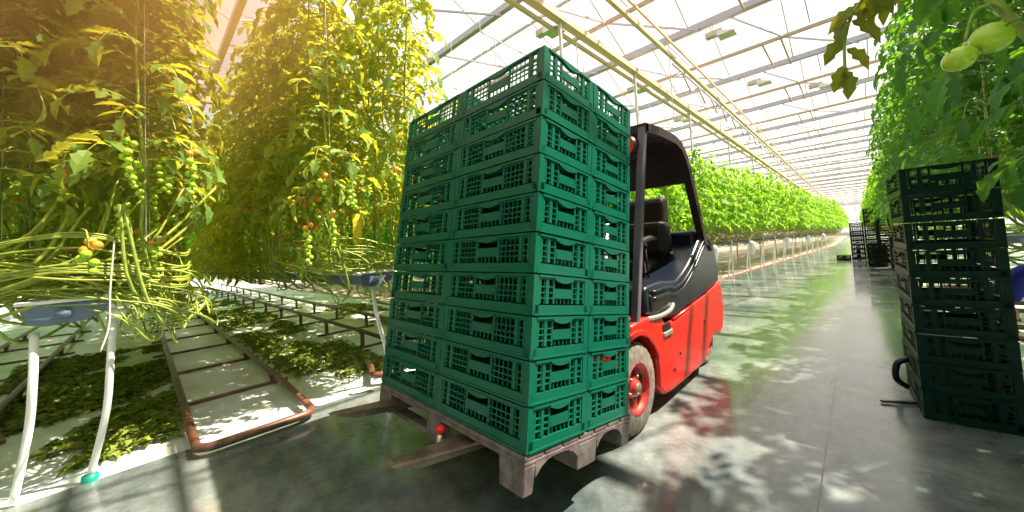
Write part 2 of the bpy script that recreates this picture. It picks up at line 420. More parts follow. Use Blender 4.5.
def foliage_mb(z0, z1, nodes, lean=0, fine=True, spread=1, scale=1):
    mb = MB(); a = random.uniform(0, 6)
    for i in range(nodes):
        t = i/(nodes-1); z = z0 + (z1-z0)*t; a += 2.4 + random.uniform(-.5, .5)
        L = random.uniform(.30, .46)*(1 if t < .85 else .7)*spread
        compound(mb, (random.uniform(-.04,.04), random.uniform(-.04,.04), z), a, L, random.uniform(.1, .8), fine, scale)
    return mb
def stem_mb(z0, z1, dx):
    mb = MB(); sg = -1
    R_ = random.uniform
    low = [(sg*R_(.9, 1.3), R_(-.1,.1), 1.0), (sg*.8, .20 + R_(-.08,.1), R_(.86,.98)), (sg*.42, .22 + R_(-.05,.1), R_(.78,.9)), (sg*.14, .10, R_(.9, 1.05)), (0, 0, 1.3)]
    up = [(.02*sin(t*9), .02*cos(t*7), 1.3 + (z1-1.3)*t) for t in (.15, .3, .5, .7, .85, 1)]
    pts = curve_pts(low + up, 4)
    n = len(pts); mb.tube(pts, [.0105 - .006*(i/n)**2 for i in range(n)], 6)
    for k in range(2):
        o = -R_(.5, 1.0)
        mb.tube(curve_pts([(o, R_(-.15,.15), 1.0), (o*.6, R_(.15,.35), R_(.74,.95)), (o*.1, R_(.05,.3), R_(.72,.95)), (-o*.1, R_(-.1,.2), R_(.95,1.2)), (-o*.12, R_(-.1,.1), 1.5)], 4), R_(.006,.009), 5)
    return mb
def truss_mb(n, r, ripe, L):
    mb = MB(); pts = [Vector((0,0,0)), Vector((.05,0,-.01)), Vector((.08,0,-.06)), Vector((.085,0,-.06-L*.5)), Vector((.08,0,-.06-L))]
    mb.tube(pts, .0035, 5, 0)
    for i in range(n):
        t = i/(n-1); z = -.05 - L*t; s = 1 if i % 2 else -1; a = random.uniform(-.6, .6)
        rr = r*random.uniform(.85, 1.1)*(1-.3*t)
        c = Vector((.083 + s*(rr*1.05)*cos(a), rr*.9*sin(a)*2, z - rr*.4))
        mb.ball(c, rr, .95, 2 if i < ripe else 1, 8, 6)
        mb.tube([Vector((.083, 0, z+.008)), c + Vector((0,0,rr*.9))], .002, 3, 0)
    return mb

truss_meshes = [truss_mb(11, .021, 0, .20).mesh('tomato_truss', ['stem', 'tom_g', 'tom_o'], True),
                truss_mb(13, .020, 2, .24).mesh('tomato_truss', ['stem', 'tom_g', 'tom_o'], True),
                truss_mb(8, .023, 3, .13).mesh('tomato_truss', ['stem', 'tom_g', 'tom_o'], True)]
def plant_meshes(leafm, z0, z1, nodes, nvar, spread=1, fine=True, scale=1):
    out = []
    for i in range(nvar):
        f = foliage_mb(z0 + random.uniform(-.1,.1), z1 + random.uniform(-.1,.1), nodes, 0, fine, spread, scale).mesh('foliage', [leafm, 'stem'])
        s = stem_mb(1.02, z1 - .05, random.choice((-.25, .25, .3))).mesh('stem', 'stem', True)
        tw = MB().tube([(.015, .015, 1.3), (.015, .015, 4.35)], .0025, 4).mesh('twine', 'twine')
        out.append((f, s, tw))
    return out
PLY = plant_meshes('leaf_glow', 1.58, 3.85, 74, 7, 1.0, True, .92)
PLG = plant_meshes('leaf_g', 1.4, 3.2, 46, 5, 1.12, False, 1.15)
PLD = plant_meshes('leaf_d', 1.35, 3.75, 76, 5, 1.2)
PLYL = plant_meshes('leaf_glow', 1.0, 3.85, 84, 4, 1.05, True, .95)
def plant(meshes, x, y, label, group, ntr=2, sc=1.0, twine=True, turn=0, front=0):
    f, s, tw = random.choice(meshes)
    r = bpy.data.objects.new('tomato_plant', None); C.objects.link(r); r.empty_display_size = .1
    r.location = (x, y, 0); r.rotation_euler = (0, 0, turn + random.uniform(-.2, .2)); r.scale = (1, 1, sc)
    tag(r, label, 'tomato plant', group)
    for nm, me in (('foliage', f), ('stem', s)) + ((('twine', tw),) if twine else ()):
        o = bpy.data.objects.new(nm, me); C.objects.link(o); o.parent = r
    for k in range(ntr):
        o = bpy.data.objects.new('tomato_truss', random.choice(truss_meshes)); C.objects.link(o); o.parent = r
        o.location = (0, 0, random.uniform(1.42, 1.6) + .22*k); o.rotation_euler = (0, 0, random.uniform(0, 6.3))
    for k in range(front):
        o = bpy.data.objects.new('tomato_truss', truss_meshes[(k + front) % 3]); C.objects.link(o); o.parent = r
        o.location = (.10 + random.uniform(0, .16), random.uniform(-.28, .22), random.uniform(1.32, 1.95)); o.rotation_euler = (0, 0, random.uniform(-.8, .8)); o.scale = (1.15,)*3
    return r
ROW = lambda k: -.27 + 1.67*k
# the two long rows nearest the camera on the left
for k in (0, 1):
    x = -3.12 + (0.05 if k else 0); i = 0
    nm = ('left foreground row', 'row behind the green crate pallet')[k]
    while x > -11.5:
        for s in (-1, 1):
            yy = ROW(k) + s*(.27 + (.04 if k else 0))
            if i == 0:
                lb = ('tomato plant at the aisle end of the %s, %s side' % (nm, 'near' if s < 0 else 'far'))
                gp = None
            else:
                lb = 'yellow green tomato plant, %s from the aisle, %s side, %s' % (ORD[i], 'near' if s < 0 else 'far', nm)
                gp = 'tomato plants %s down the %s' % ('a little way' if x > -5.5 else ('halfway' if x > -8.5 else 'deep'), nm)
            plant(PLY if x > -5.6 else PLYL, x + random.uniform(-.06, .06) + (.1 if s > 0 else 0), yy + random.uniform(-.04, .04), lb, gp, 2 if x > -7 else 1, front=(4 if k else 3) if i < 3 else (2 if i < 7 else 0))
        i += 1; x -= .40 if x > -7 else .62
# rows further along the left edge of the aisle
for k in range(2, 31):
    npos = 4 if k < 5 else (3 if k < 11 else 2)
    nm = 'the %s tomato row along the left edge, counted from the foreground' % ORD[k]
    for i in range(npos):
        for s in (-1, 1):
            if k >= 11 and i == 1 and s == 1 and k % 2: continue
            plant(PLG, DX(k) - 3.1 - .45*i + random.uniform(-.08,.08), ROW(k) + s*.28, 'bright green tomato plant, %s from the aisle, %s side, %s left row' % (ORD[i], 'near' if s < 0 else 'far', ORD[k]), 'tomato plants in ' + nm, 2 if k < 5 else (1 if k < 12 else 0), random.uniform(.96, 1.04)*(.92 if k < 4 else 1), k < 8)
# rows on the right of the aisle
for k in range(1, 30):
    npos = 3 if k < 5 else (2 if k < 9 else 1)
    nm = 'the %s tomato row on the right of the aisle' % ORD[k-1]
    for i in range(npos):
        for s in (-1, 1):
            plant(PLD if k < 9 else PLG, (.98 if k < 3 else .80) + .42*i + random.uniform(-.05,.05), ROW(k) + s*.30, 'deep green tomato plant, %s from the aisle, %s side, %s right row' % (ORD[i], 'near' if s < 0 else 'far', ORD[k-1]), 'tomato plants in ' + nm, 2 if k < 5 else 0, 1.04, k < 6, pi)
# foliage mass deep in the rows: one uncountable mass
def mass():
    import numpy as np
    blocks = []; low = []
    for v in range(5):
        mb = MB()
        for i in range(170 if v < 3 else 240):
            compound(mb, (random.uniform(0, 2), random.uniform(-.3, .3), random.uniform(1.5 if v < 3 else .95, 3.2)), random.uniform(0, 6.28), random.uniform(.3, .45), random.uniform(0, .7), False, 1.35)
        (blocks if v < 3 else low).append((np.array(mb.v), np.array(mb.f, dtype=np.int64)))
    V = []; F = []; off = 0
    def put(x0, y, lo=False):
        nonlocal off
        vv, ff = random.choice(low if lo else blocks); q = vv.copy()
        if random.random() < .5: q[:, 1] *= -1
        q[:, 0] += x0; q[:, 1] += y
        V.append(q); F.append(ff + off); off += len(q)
    for k in (0, 1):
        x = -13.3
        while x > -25.5: put(x, ROW(k), True); x -= 2
    for k in (-1, -2, -3):  # rows behind the camera line, added to block light from there
        for x in (-5.2, -7.2, -9.2, -11.2, -13.2, -15.2, -17.2): put(x, ROW(k), True)
    for k in range(2, 31):
        n0 = 6.7 if k < 5 else (6.2 if k < 11 else 5.8)
        for j in range(7 if k < 8 else 2): put(DX(k) - n0 - 2*j + .15, ROW(k), k < 9)
    for k in range(-3, 30):  # negative k: rows behind the camera, likewise added to block light
        n0 = 2.1 if 1 <= k < 5 else (1.9 if k < 9 and k > 0 else (1.2 if k > 0 else 1.0))
        for j in range(4 if k < 8 else 2): put(n0 + 2*j, ROW(k))
    for k in range(31, 46): put(DX(k) - 4.9, ROW(k)); put(.6, ROW(k))
    V = np.concatenate(V); F = np.concatenate(F)
    me = bpy.data.meshes.new('tomato_foliage')
    me.vertices.add(len(V)); me.vertices.foreach_set('co', V.ravel())
    me.loops.add(F.size); me.loops.foreach_set('vertex_index', F.ravel())
    me.polygons.add(len(F)); me.polygons.foreach_set('loop_start', np.arange(0, F.size, 3)); me.polygons.foreach_set('loop_total', np.full(len(F), 3))
    me.update(calc_edges=True); me.validate(); me.materials.append(M_['leaf_g'])
    o = bpy.data.objects.new('tomato_foliage', me); C.objects.link(o)
    tag(o, 'dense green tomato foliage deep inside the crop rows', 'foliage', kind='stuff')
mass()

# ---------------------------------------------------------------- gutters, drain tubes, stem bundles, rails
def crop_gutter(x0, x1, y, label, tubes, far=False):
    sg = 1 if x0 < x1 else -1    # x1 is the aisle end
    t = thing('crop_gutter', label, 'gutter', (x1, y, 0), None if not far else None)
    ch = MB(); z = .90
    prof = [(y-.14, z+.07), (y-.15, z+.075), (y-.12, z+.0), (y-.055, z-.016), (y+.065, z-.008), (y+.12, z+.022), (y+.15, z+.075), (y+.14, z+.07), (y+.1, z+.03), (y-.1, z+.01)]
    ch.prism(prof, x0, x1).build('channel', 'gutter_u', t)
    MB().box((min(x0, x1), y-.10, z+.03), (max(x0, x1)-.03*sg if sg>0 else max(x0,x1), y+.10, z+.075)).build('growing_slab', 'white_pl', t, bevel=.015)
    MB().prism([(y-.155, z+.085), (y-.125, z-.005), (y-.06, z-.022), (y+.07, z-.012), (y+.13, z+.02), (y+.155, z+.085)], x1, x1+.02*sg).build('end_cap', 'gutter_u', t, bevel=.004)
    if not far:
        MB().box((x1-.30, y-.165, z+.088), (x1+.03, y+.165, z+.108)).build('slab_cover', 'white_pl', t, bevel=.008)
        MB().tube([(x1-.02, y+.15, z+.06), (x1-.02, y+.215, z+.065)], .03, 14).build('end_plug', 'white_pl', t, smooth=True)
        MB().tube([(x1+.0*sg, y-.01, z+.035), (x1+.045*sg, y-.01, z+.035)], .028, 14).build('drain_plug', 'gutter_u', t, smooth=True)
        MB().tube([(x1-.05, y+.14, z+.02), (x1-.02, y+.21, z+.0)], .02, 10).build('spout', 'white_pl', t, smooth=True)
    return t
row_words = ['left foreground row', 'row behind the pallet of green crates']
for k in (0, 1):
    crop_gutter(-22, -3.0, ROW(k), 'blue grey hanging crop gutter of the ' + row_words[k], 2)
for k in range(2, 20):
    crop_gutter(-8, DX(k) - 3.0, ROW(k), 'crop gutter of the %s tomato row along the left edge' % ORD[k], 2, True)
for k in range(1, 16):
    crop_gutter(6, .95, ROW(k), 'crop gutter of the %s tomato row on the right' % ORD[k-1], 2, True)
# white drain tubes down to the floor
def drain(pts, label, foot=False, grp=None, r=.0165):
    o = MB().tube(curve_pts(pts, 8), r, 12)
    if foot:
        t = thing('drain_tube', label, 'tube', pts[-1], grp)
        o.build('tube', 'white_pl', t, smooth=True)
        MB().lathe([(0, .035), (.03, .032), (.035, .02)], (pts[-1][0], pts[-1][1], 0.0), 'z', 16).build('foot_collar', 'teal', t, smooth=True)
    else:
        tag(o.build('drain_tube', 'white_pl', smooth=True), label, 'tube', grp)
drain([(-3.04, -.11, .86), (-3.02, -.12, .65), (-3.07, -.14, .35), (-3.12, -.20, .02)], 'white drain tube with teal foot under the left foreground gutter', True)
drain([(-3.05, -.38, .84), (-3.02, -.38, .6), (-3.08, -.40, .35), (-3.13, -.45, .01)], 'leftmost white drain tube, rising from the floor edge to the gutter')
drain([(-3.08, 1.40, .87), (-3.09, 1.44, .6), (-3.12, 1.52, .3), (-3.13, 1.55, .01)], 'white drain tube beside the lower left of the crate stack')
for k in range(3, 19):
    y = ROW(k)
    nm = ORD[k]
    for s in (-1, 1):
        nm2 = 'near' if s < 0 else 'far'
        drain([(DX(k)-3.02, y+s*.03, .86), (DX(k)-3.05, y+s*.16, .42), (DX(k)-3.08, y+s*.27, .0)], 'pale drain tube, %s one of the splayed pair at the %s left row' % (nm2, nm), grp='splayed drain tubes at the %s left row' % nm, r=.016)
# white film bags hanging from the far gutters
for k in (4, 6, 8, 11, 14, 17):
    y = ROW(k) + (.42 if k % 2 else .34); mb = MB()
    prof = [(.0, .02), (-.03, .09), (-.12, .13), (-.24, .12), (-.38, .07), (-.46, .02)]
    mb.lathe([(a, r*.72*(1+.1*(k % 3))) for a, r in prof], (DX(k)-3.0, y, .92), 'z', 12)
    tag(mb.build('film_bag', 'bag', smooth=True), 'white film bag hanging beside the %s left row' % ORD[k], 'bag', 'white film bags hanging at the row ends')
# tangled bare stems laid along the gutter ends
def bundle(y, label, n, seedv, xr=1.4, x_end=-2.9, dx=0):
    random.seed(seedv)
    t = thing('stem_bundle', label, 'stems', (-3.2, y, .98))
    for i in range(n):
        u = i/(n-1); side = random.uniform(-.22, .1)
        z = 1.0 + random.uniform(0, .30)*(1-abs(u-.5)); yo = y + side
        xe = x_end - random.uniform(0, .22); ye = y + random.uniform(.10, .52); ze = random.uniform(.84, 1.12)
        pts = [(-3.2 - random.uniform(.5, xr), yo - random.uniform(.0, .2), z + random.uniform(0, .25)),
               (-3.25, yo - .1 + random.uniform(-.3, .1), z + random.uniform(-.02, .12)),
               (-3.02 + random.uniform(-.1, .08), yo + .12, z - .02),
               (xe, ye, ze), (xe - .12, ye + random.uniform(.0, .14), ze - random.uniform(.06, .18)),
               (-3.35, ye + random.uniform(-.1, .15), ze + random.uniform(-.1, .12)), (-3.7 - random.uniform(0, .5), y + random.uniform(.2, .5), ze + random.uniform(.1, .5))]
        MB().tube(curve_pts([(p[0]+dx, p[1], p[2]) for p in pts], 6), random.uniform(.003, .0058), 6).build('bare_stem', (random.choice(('stem_old', 'stem', 'stem_old')) if dx < .1 else random.choice(('stem_brown', 'stem_brown', 'stem_old'))), t, smooth=True)
    return t
tb = bundle(ROW(0), 'tangle of bare yellow green tomato stems over the left foreground gutter', 40, 3)
for i in range(12):   # long stems crossing the end of the gutter towards the camera side
    random.seed(50+i); z = 1.06 + random.uniform(0, .22)
    pts = [(-3.0 + random.uniform(-.1, .1), ROW(0) - .75, z + random.uniform(-.25, .25)), (-2.93, ROW(0) - .35, z + random.uniform(-.06, .06)), (-2.9, ROW(0) + .05, z - .02 + random.uniform(-.02, .1)), (-2.98, ROW(0) + .42, z - .05), (-3.2, ROW(0)+.5, z - .02)]
    MB().tube(curve_pts(pts, 6), random.uniform(.004, .007), 6).build('bare_stem', 'stem_old', tb, smooth=True)
random.seed(77)
for i in range(14):
    y0 = ROW(0) - random.uniform(.3, .9); z0 = random.uniform(.86, 1.05)
    pts = [(-2.95, y0, z0), (-2.97 - random.uniform(0, .1), y0 + .35, z0 + random.uniform(.08, .16)), (-3.05, y0 + .65, z0 + random.uniform(.2, .34)), (-3.15, y0 + random.uniform(.75, .95), z0 + random.uniform(.45, .7))]
    MB().tube(curve_pts(pts, 6), random.uniform(.006, .010), 6).build('bare_stem', 'stem_old', tb, smooth=True)
bundle(ROW(1)-.1, 'tangle of bare stems drooping from the gutter left of the crate stack', 36, 4, 1.6, -2.95)
for k in range(2, 22):
    bundle(ROW(k), 'brown bare stems bundled at the aisle end of the %s left row' % ORD[k], 16 if k < 10 else 9, 20+k, 1.0, -2.9, DX(k))
random.seed(99)
# loose twine hanging in front of the first gutter
tag(MB().tube(curve_pts([(-2.88, -.10, 1.30), (-2.885, -.115, 1.05), (-2.88, -.12, .85), (-2.87, -.15, .72)], 6), .004, 5).build('twine', 'twine', smooth=True), 'pale twine dangling in front of the left foreground gutter', 'twine')
# growth pipe along the second row and yellow sticky card
tag(MB().tube([(-6.6, 1.95, 1.72), (-3.55, 1.98, 1.72)], .022, 10).build('growth_pipe', 'white_pl', smooth=True), 'pale horizontal pipe between plants left of the crate stack', 'pipe')
st = thing('sticky_trap', 'yellow sticky insect card hanging left of the crate stack', 'sticky trap', (-3.2, 1.33, 1.2))
MB().box((-3.203, 1.30, 1.25), (-3.197, 1.38, 1.52)).build('card', 'trap', st); MB().tube([(-3.2, 1.34, 1.52), (-3.2, 1.34, 1.9)], .0025, 4).build('hanging_wire', 'steel', st)

# heating pipe rail loops on the floor
def rail_loop(xe, ya, yb, z, xback, label, r=.026):
    t = thing('pipe_rail', label, 'pipe rail', (xe, (ya+yb)/2, 0))
    cr = .10; pts = [(xback, ya, z)]
    x = xback
    pts += [(xe - 1.0, ya, z), (xe - cr, ya, z-.02)]
    for i in range(1, 6): a = pi/2*i/5; pts.append((xe - cr + cr*sin(a), ya + cr - cr*cos(a), z-.03))
    for i in range(0, 6): a = pi/2*i/5; pts.append((xe - cr + cr*cos(a), yb - cr + cr*sin(a), z-.03))
    pts += [(xe - 1.0, yb, z), (xback, yb, z)]
    MB().tube(pts, r, 12).build('pipe', 'rust', t, smooth=True)
    x = xe - 1.2; n = 0
    while x > xback + .3 and n < 14:
        mb = MB(); mb.box((x-.02, ya-.12, -.012), (x+.02, yb+.12, .012))
        for yy in (ya, yb): mb.box((x-.015, yy-.02, 0), (x+.015, yy+.02, z-r*.7)); mb.box((x-.03, yy-.03, z-r-.006), (x+.03, yy+.03, z-r+.01))
        mb.build('support', 'rust', t); x -= 1.25; n += 1
    return t
rail_loop(-2.87, .22, .86, .085, -22, 'rusty pipe rail loop on the white sheet left of the fork tips')
rail_loop(-3.35, 1.92, 2.52, .20, -22, 'rusty raised pipe rail loop behind the pallet of green crates')
rail_loop(-3.15, -1.42, -.78, .10, -12, 'dark pipe rail loop at the far left edge under the gutter')
for k in (3, 4, 5, 6):
    rail_loop(-3.2 + DX(k), ROW(k)-1.14, ROW(k)-.54, .10, -8, 'rail loop between the %s and %s left rows' % (ORD[k-1], ORD[k]))
for k in range(2, 6):
    y0 = ROW(k)
    t = thing('pipe_rail', 'pipe rail loop beside the %s tomato row on the right' % ORD[k-1], 'pipe rail', (.95, y0+.8, 0))
    MB().tube([(6, y0+.55, .1), (1.0, y0+.55, .1), (.92, y0+.62, .1), (.92, y0+1.05, .1), (1.0, y0+1.15, .1), (6, y0+1.15, .1)], .026, 10).build('pipe', 'rust', t, smooth=True)
    for j in range(6): MB().box((1.2+.8*j, y0+.45, -.012), (1.25+.8*j, y0+1.25, .02)).build('support', 'rust', t)
bp_ = MB().tube(curve_pts([(-3.75, 1.62, .05), (-3.42, 1.52, .06), (-3.22, 1.44, .07), (-3.13, 1.50, .08), (-3.16, 1.72, .08), (-3.5, 1.86, .06)], 6), .03, 10).build('bent_pipe', 'rust', smooth=True)
tag(bp_, 'bent rusty pipe end lying left of the pallet corner', 'pipe')
tag(MB().tube(curve_pts([(XE(y)+.1+.06*sin(y*2), y, .012) for y in (7, 9, 10.5, 12, 14, 16, 19, 23, 28, 34)], 10), .0045, 8).build('hose', 'redpl', smooth=True), 'thin red hose lying along the left edge of the aisle', 'hose')

# cut leaves lying under the rows: uncountable litter
def litter(label, boxes, n, seedv, sc=1.0):
    random.seed(seedv); mb = MB(); areas = [(b[1]-b[0])*(b[3]-b[2]) for b in boxes]
    for i in range(n):
        x0, x1, y0, y1, h = random.choices(boxes, areas)[0]
        x = random.uniform(x0, x1); y = random.uniform(y0, y1)
        q = sin(x*3.1+y*2.3) + sin(x*1.3-y*4.1+1) + .7*sin(x*7+y*6)
        if q < -.55: continue
        a = random.uniform(0, 6.28); d = Vector((cos(a), sin(a), random.uniform(-.15, .3)))
        l = random.uniform(.05, .10)*sc
        leaflet(mb, Vector((x, y, -.005 + h*random.random()*(.3+.25*(q+1)))), d, l, l*random.uniform(.35, .6), Vector((random.uniform(-.7,.7), random.uniform(-.7,.7), 1)), .3, 0, False)
    tag(mb.build('fallen_leaves', 'debris', fixn=False), label, 'leaf litter', kind='stuff')
litter('brown green cut leaves heaped under the left foreground row', [(-7.5, -3.38, -1.0, .18, .07)], 9000, 11)
litter('brown green cut leaves strewn between the two pipe rail loops', [(-8.5, -3.5, 1.0, 1.86, .06), (-14, -8.5, .95, 1.9, .06)], 9500, 12)
litter('brown leaf litter under the row behind the crates', [(-9, -3.4, 2.75, 3.6, .05)], 3000, 13, 1.3)

# ---------------------------------------------------------------- crates
CW, CD, CH = .597, .383, .167
def crate_parts(m):
    w, d = CW, CD; h = CH
    base = MB()
    base.add([(0,0,.004),(-.034,0,.004),(-.034,-.012,.004),(-.012,-.012,.004),(-.012,-.034,.004),(0,-.034,.004)] + [(0,0,h-.002),(-.034,0,h-.002),(-.034,-.012,h-.002),(-.012,-.012,h-.002),(-.012,-.034,h-.002),(0,-.034,h-.002)],
             [(0,1,2,3,4,5),(11,10,9,8,7,6)] + [(i, i+6, (i+1) % 6 + 6, (i+1) % 6) for i in range(6)])
    bot = MB()
    bot.box((-w/2+.01, -d/2+.01, .012), (w/2-.01, -d/2+.03, .018)); bot.box((-w/2+.01, d/2-.03, .012), (w/2-.01, d/2-.01, .018))
    for i in range(15): x = -w/2+.02+i*(w-.04)/14; bot.box((x-.008, -d/2+.01, .012), (x+.008, d/2-.01, .018))
    for i in range(9): y = -d/2+.02+i*(d-.04)/8; bot.box((-w/2+.01, y-.006, .010), (w/2-.01, y+.006, .016))
    def side(L, nv, plate):
        s = MB(); T = .010   # in local x (length) / y thickness outward 0..-T / z
        def b(x0, x1, z0, z1, y0=-T, y1=0): s.box((x0, y0, z0), (x1, y1, z1))
        a = L/2 - .03
        b(-L/2+.010, L/2-.010, .004, .044)                       # solid lower band
        b(-L/2+.010, L/2-.010, .004, .012, -T-.004, 0)            # lower lip
        b(-a, a, h-.012, h-.002, -T-.003, 0)                     # rim
        b(-a, a, h-.020, h-.014, -T*.7, 0)
        for sx in (-1, 1):                                       # stout ribs near the ends
            c = sx*(a - .055); b(c-.009, c+.009, .05, h-.01, -T*.9, 0)
            c = sx*(a - .012); b(c-.005, c+.005, .05, h-.01, -T*.8, 0)
        pw = plate/2
        b(-pw, pw, .072, .112, -T*.9, 0)                          # label plate
        for sx in (-1, 1): b(sx*pw-.005, sx*pw+.005, .05, h-.01, -T*.9, 0)
        # arched handle above the plate
        for i in range(6):
            t0 = -1+i/3; t1 = -1+(i+1)/3
            z0 = h-.018-.014*(1-t0*t0); z1 = h-.018-.014*(1-t1*t1)
            s.add([(t0*pw, -T-.006, z0), (t1*pw, -T-.006, z1), (t1*pw, -T-.006, h-.012), (t0*pw, -T-.006, h-.012),
                   (t0*pw, -.0, z0), (t1*pw, -.0, z1), (t1*pw, -.0, h-.012), (t0*pw, -.0, h-.012)],
                  [(0,1,2,3),(7,6,5,4),(0,4,5,1),(3,2,6,7)])
        for z in (.072, .094, .118):                       # lattice, not crossing the hand hole
            b(-a, -pw, z-.0024, z+.0024, -T*.85, -.002); b(pw, a, z-.0024, z+.0024, -T*.75, -.002)
        for i in range(nv):
            x = -a + (i+.5)*(2*a)/nv
            if abs(x) > pw + .004: b(x-.0017, x+.0017, .05, h-.014, -T*.6, -.001)
            else: b(x-.0024, x+.0024, .05, .074, -T*.6, -.001)
        return s
    b_me = base.mesh('crate', m); bt = bot.mesh('floor_grid', m)
    ls = side(w, 20, .15).mesh('long_side', m); ss = side(d, 12, .13).mesh('short_side', m)
    return b_me, bt, ls, ss
CR = {k: crate_parts(k) for k in ('crate', 'crate_shaded', 'crate_far_shaded')}
b2 = {}
for k_, v_ in CR.items():
    b2[k_] = v_[0].copy(); b2[k_].transform(Matrix.Diagonal((-1, 1, 1, 1))); b2[k_].flip_normals()
def crate(kind, mw, label, group):
    b, bt, ls, ss = CR[kind]
    r = bpy.data.objects.new('crate', bt); C.objects.link(r); r.matrix_basis = mw; tag(r, label, 'crate', group)
    def ch(n, me, loc, rz):
        o = bpy.data.objects.new(n, me); C.objects.link(o); o.parent = r; o.location = loc; o.rotation_euler = (0, 0, rz)
    ch('corner_post', b, (CW/2, CD/2, 0), 0); ch('corner_post', b, (-CW/2, -CD/2, 0), pi)
    ch('corner_post', b2[kind], (-CW/2, CD/2, 0), 0); ch('corner_post', b2[kind], (CW/2, -CD/2, 0), pi)
    ch('long_side', ls, (0, -CD/2+.010, 0), 0); ch('long_side', ls, (0, CD/2-.010, 0), pi)
    ch('short_side', ss, (CW/2-.010, 0, 0), pi/2); ch('short_side', ss, (-CW/2+.010, 0, 0), -pi/2)
    return r
LOAD = Matrix.Translation((-.93, .973, .377)) @ Matrix.Rotation(-.025, 4, 'Z') @ Matrix.Rotation(-.158, 4, 'X')
cols = [(-CW/2, CD/2, 'front corner column'), (-CW*1.5-.003, CD/2, 'front left column'), (-CW/2, CD*1.5+.003, 'column nearest the forklift'), (-CW*1.5-.003, CD*1.5+.003, 'hidden rear left column')]
random.seed(5)
for lay in range(10):
    for (x, y, nm) in cols:
        mw = LOAD @ Matrix.Translation((x + random.uniform(-.0015, .0015), y + random.uniform(-.001, .001), .0008 + lay*CH)) @ Matrix.Rotation(random.uniform(-.002, .002), 4, 'Z')
        pos = 'topmost' if lay == 9 else ('lowest, on the pallet deck' if lay == 0 else ORD[lay] + ' from the pallet')
        crate('crate', mw, 'green plastic crate on the forklift load, %s, %s' % (nm, pos), 'green crates stacked on the pallet')
BH = .165
for lay in range(9):
    mw = Matrix.Translation((.204, 3.204, lay*BH)) @ Matrix.Rotation(.044 + (.008*sin(lay*1.7)), 4, 'Z') @ Matrix.Translation((.185, .30, .001)) @ Matrix.Rotation(pi/2, 4, 'Z') @ Matrix.Diagonal((1.0, .96, BH/CH, 1))
    pos = 'topmost' if lay == 8 else ('lowest, on the floor' if lay == 0 else ORD[lay] + ' from the floor')
    crate('crate_shaded', mw, 'shade-darkened green crate in the single tall stack on the right, ' + pos, 'shade-darkened crates in the right foreground stack')
far_stacks = [(-.02, 18.6, 8, 'left of the far stacks'), (.38, 18.9, 11, 'tallest of the far stacks'), (.36, 14.9, 4, 'low middle far stack'), (.78, 13.8, 5, 'low far stack beside the near dark stack'), (.62, 16.6, 9, 'dark far stack behind the low middle one'), (-.42, 17.9, 1, 'lone low crate left of the far stacks')]
for x, y, n, nm in far_stacks:
    for lay in range(n):
        mw = Matrix.Translation((x, y, lay*CH + .001)) @ Matrix.Rotation(pi/2, 4, 'Z')
        crate('crate_far_shaded', mw, 'shade-blackened crate, %s, %s' % (nm, 'on the floor' if lay == 0 else ('topmost' if lay == n-1 else ORD[lay] + ' from the floor')), 'shade-darkened crates stacked far down the right side')
# black strap foot and wheel-like lug beside the right stack
t = thing('trolley_foot', 'black handle and thin bar sticking out beside the right crate stack', 'trolley', (.16, 3.55, 0))
MB().tube(curve_pts([(.19, 3.62, .24), (.13, 3.60, .20), (.12, 3.59, .10), (.17, 3.60, .05)], 5), .018, 10).build('lug', 'black', t, smooth=True)
MB().beam((.20, 3.42, .015), (.03, 3.34, .012), .02, .012).build('bar', 'black', t)

# ---------------------------------------------------------------- pallet
pal = thing('pallet', 'worn grey plastic pallet under the green crates', 'pallet', (0,0,0), world=False); pal.matrix_basis = LOAD
def pbuild(mb, name, m, par, bevel=.006, smooth=False):
    o = mb.build(name, m, None, bevel=bevel, smooth=smooth); o.parent = par; return o
W, D = 1.2, .80
def py_(s): return s
deck = MB()
for i in range(7): y0 = -.004 + i*.1153; deck.box((-W, y0, -.022), (.0, y0+.108, 0))
deck.box((-W, -.004, -.038), (0, D-.01, -.020))
pbuild(deck, 'deck', 'pallet', pal)
for ix, x0 in enumerate((-W, -W/2-.07, -.14)):
    for iy, (y0, dy) in enumerate(((-.004, .065), (.33, .15), (.70, .085))):
        mb = MB(); wd = .14 if ix != 1 else .13
        z0 = -.142
        a = [(x0+.006, y0+.003), (x0+wd-.004, y0+.003), (x0+wd-.004, y0+dy-.01), (x0+.006, y0+dy-.01)]
        b = [(x0, y0), (x0+wd, y0), (x0+wd, y0+dy), (x0, y0+dy)]
        mb.add([(*p, z0) for p in a] + [(*p, -.036) for p in b], [(3,2,1,0),(4,5,6,7),(0,1,5,4),(1,2,6,5),(2,3,7,6),(3,0,4,7)])
        pbuild(mb, 'foot_block', 'pallet', pal)
for y0 in (0.0, .68):
    mb = MB(); mb.box((-W+.01, y0+.02, -.142), (-W/2, y0+.10, -.120)); pbuild(mb, 'bottom_skid', 'pallet', pal)
# arched gussets on the short side
for ya, yb in ((.058, .333), (.476, .703)):
    mb = MB(); pts = [(ya, -.036), (yb, -.036)]
    n = 8; arc = [(ya + (yb-ya)*i/n, -.036 - .05*abs(2*i/n-1)**3) for i in range(n+1)]
    mb.prism(arc + [(yb, -.03), (ya, -.03)], -.035, 0); pbuild(mb, 'arch_gusset', 'pallet', pal, 0)
rk = MB(); rk.ball((-.515, -.022, -.055), .024, .8, 0, 12, 8); o = pbuild(rk, 'red_knob', 'redpl', pal, 0, True); o['label'] = 'red plastic knob'
rk = MB(); rk.tube([(-.515, -.022, -.075), (-.515, -.022, -.125)], .016, 10); o = pbuild(rk, 'bolt', 'chrome', pal, 0, True)

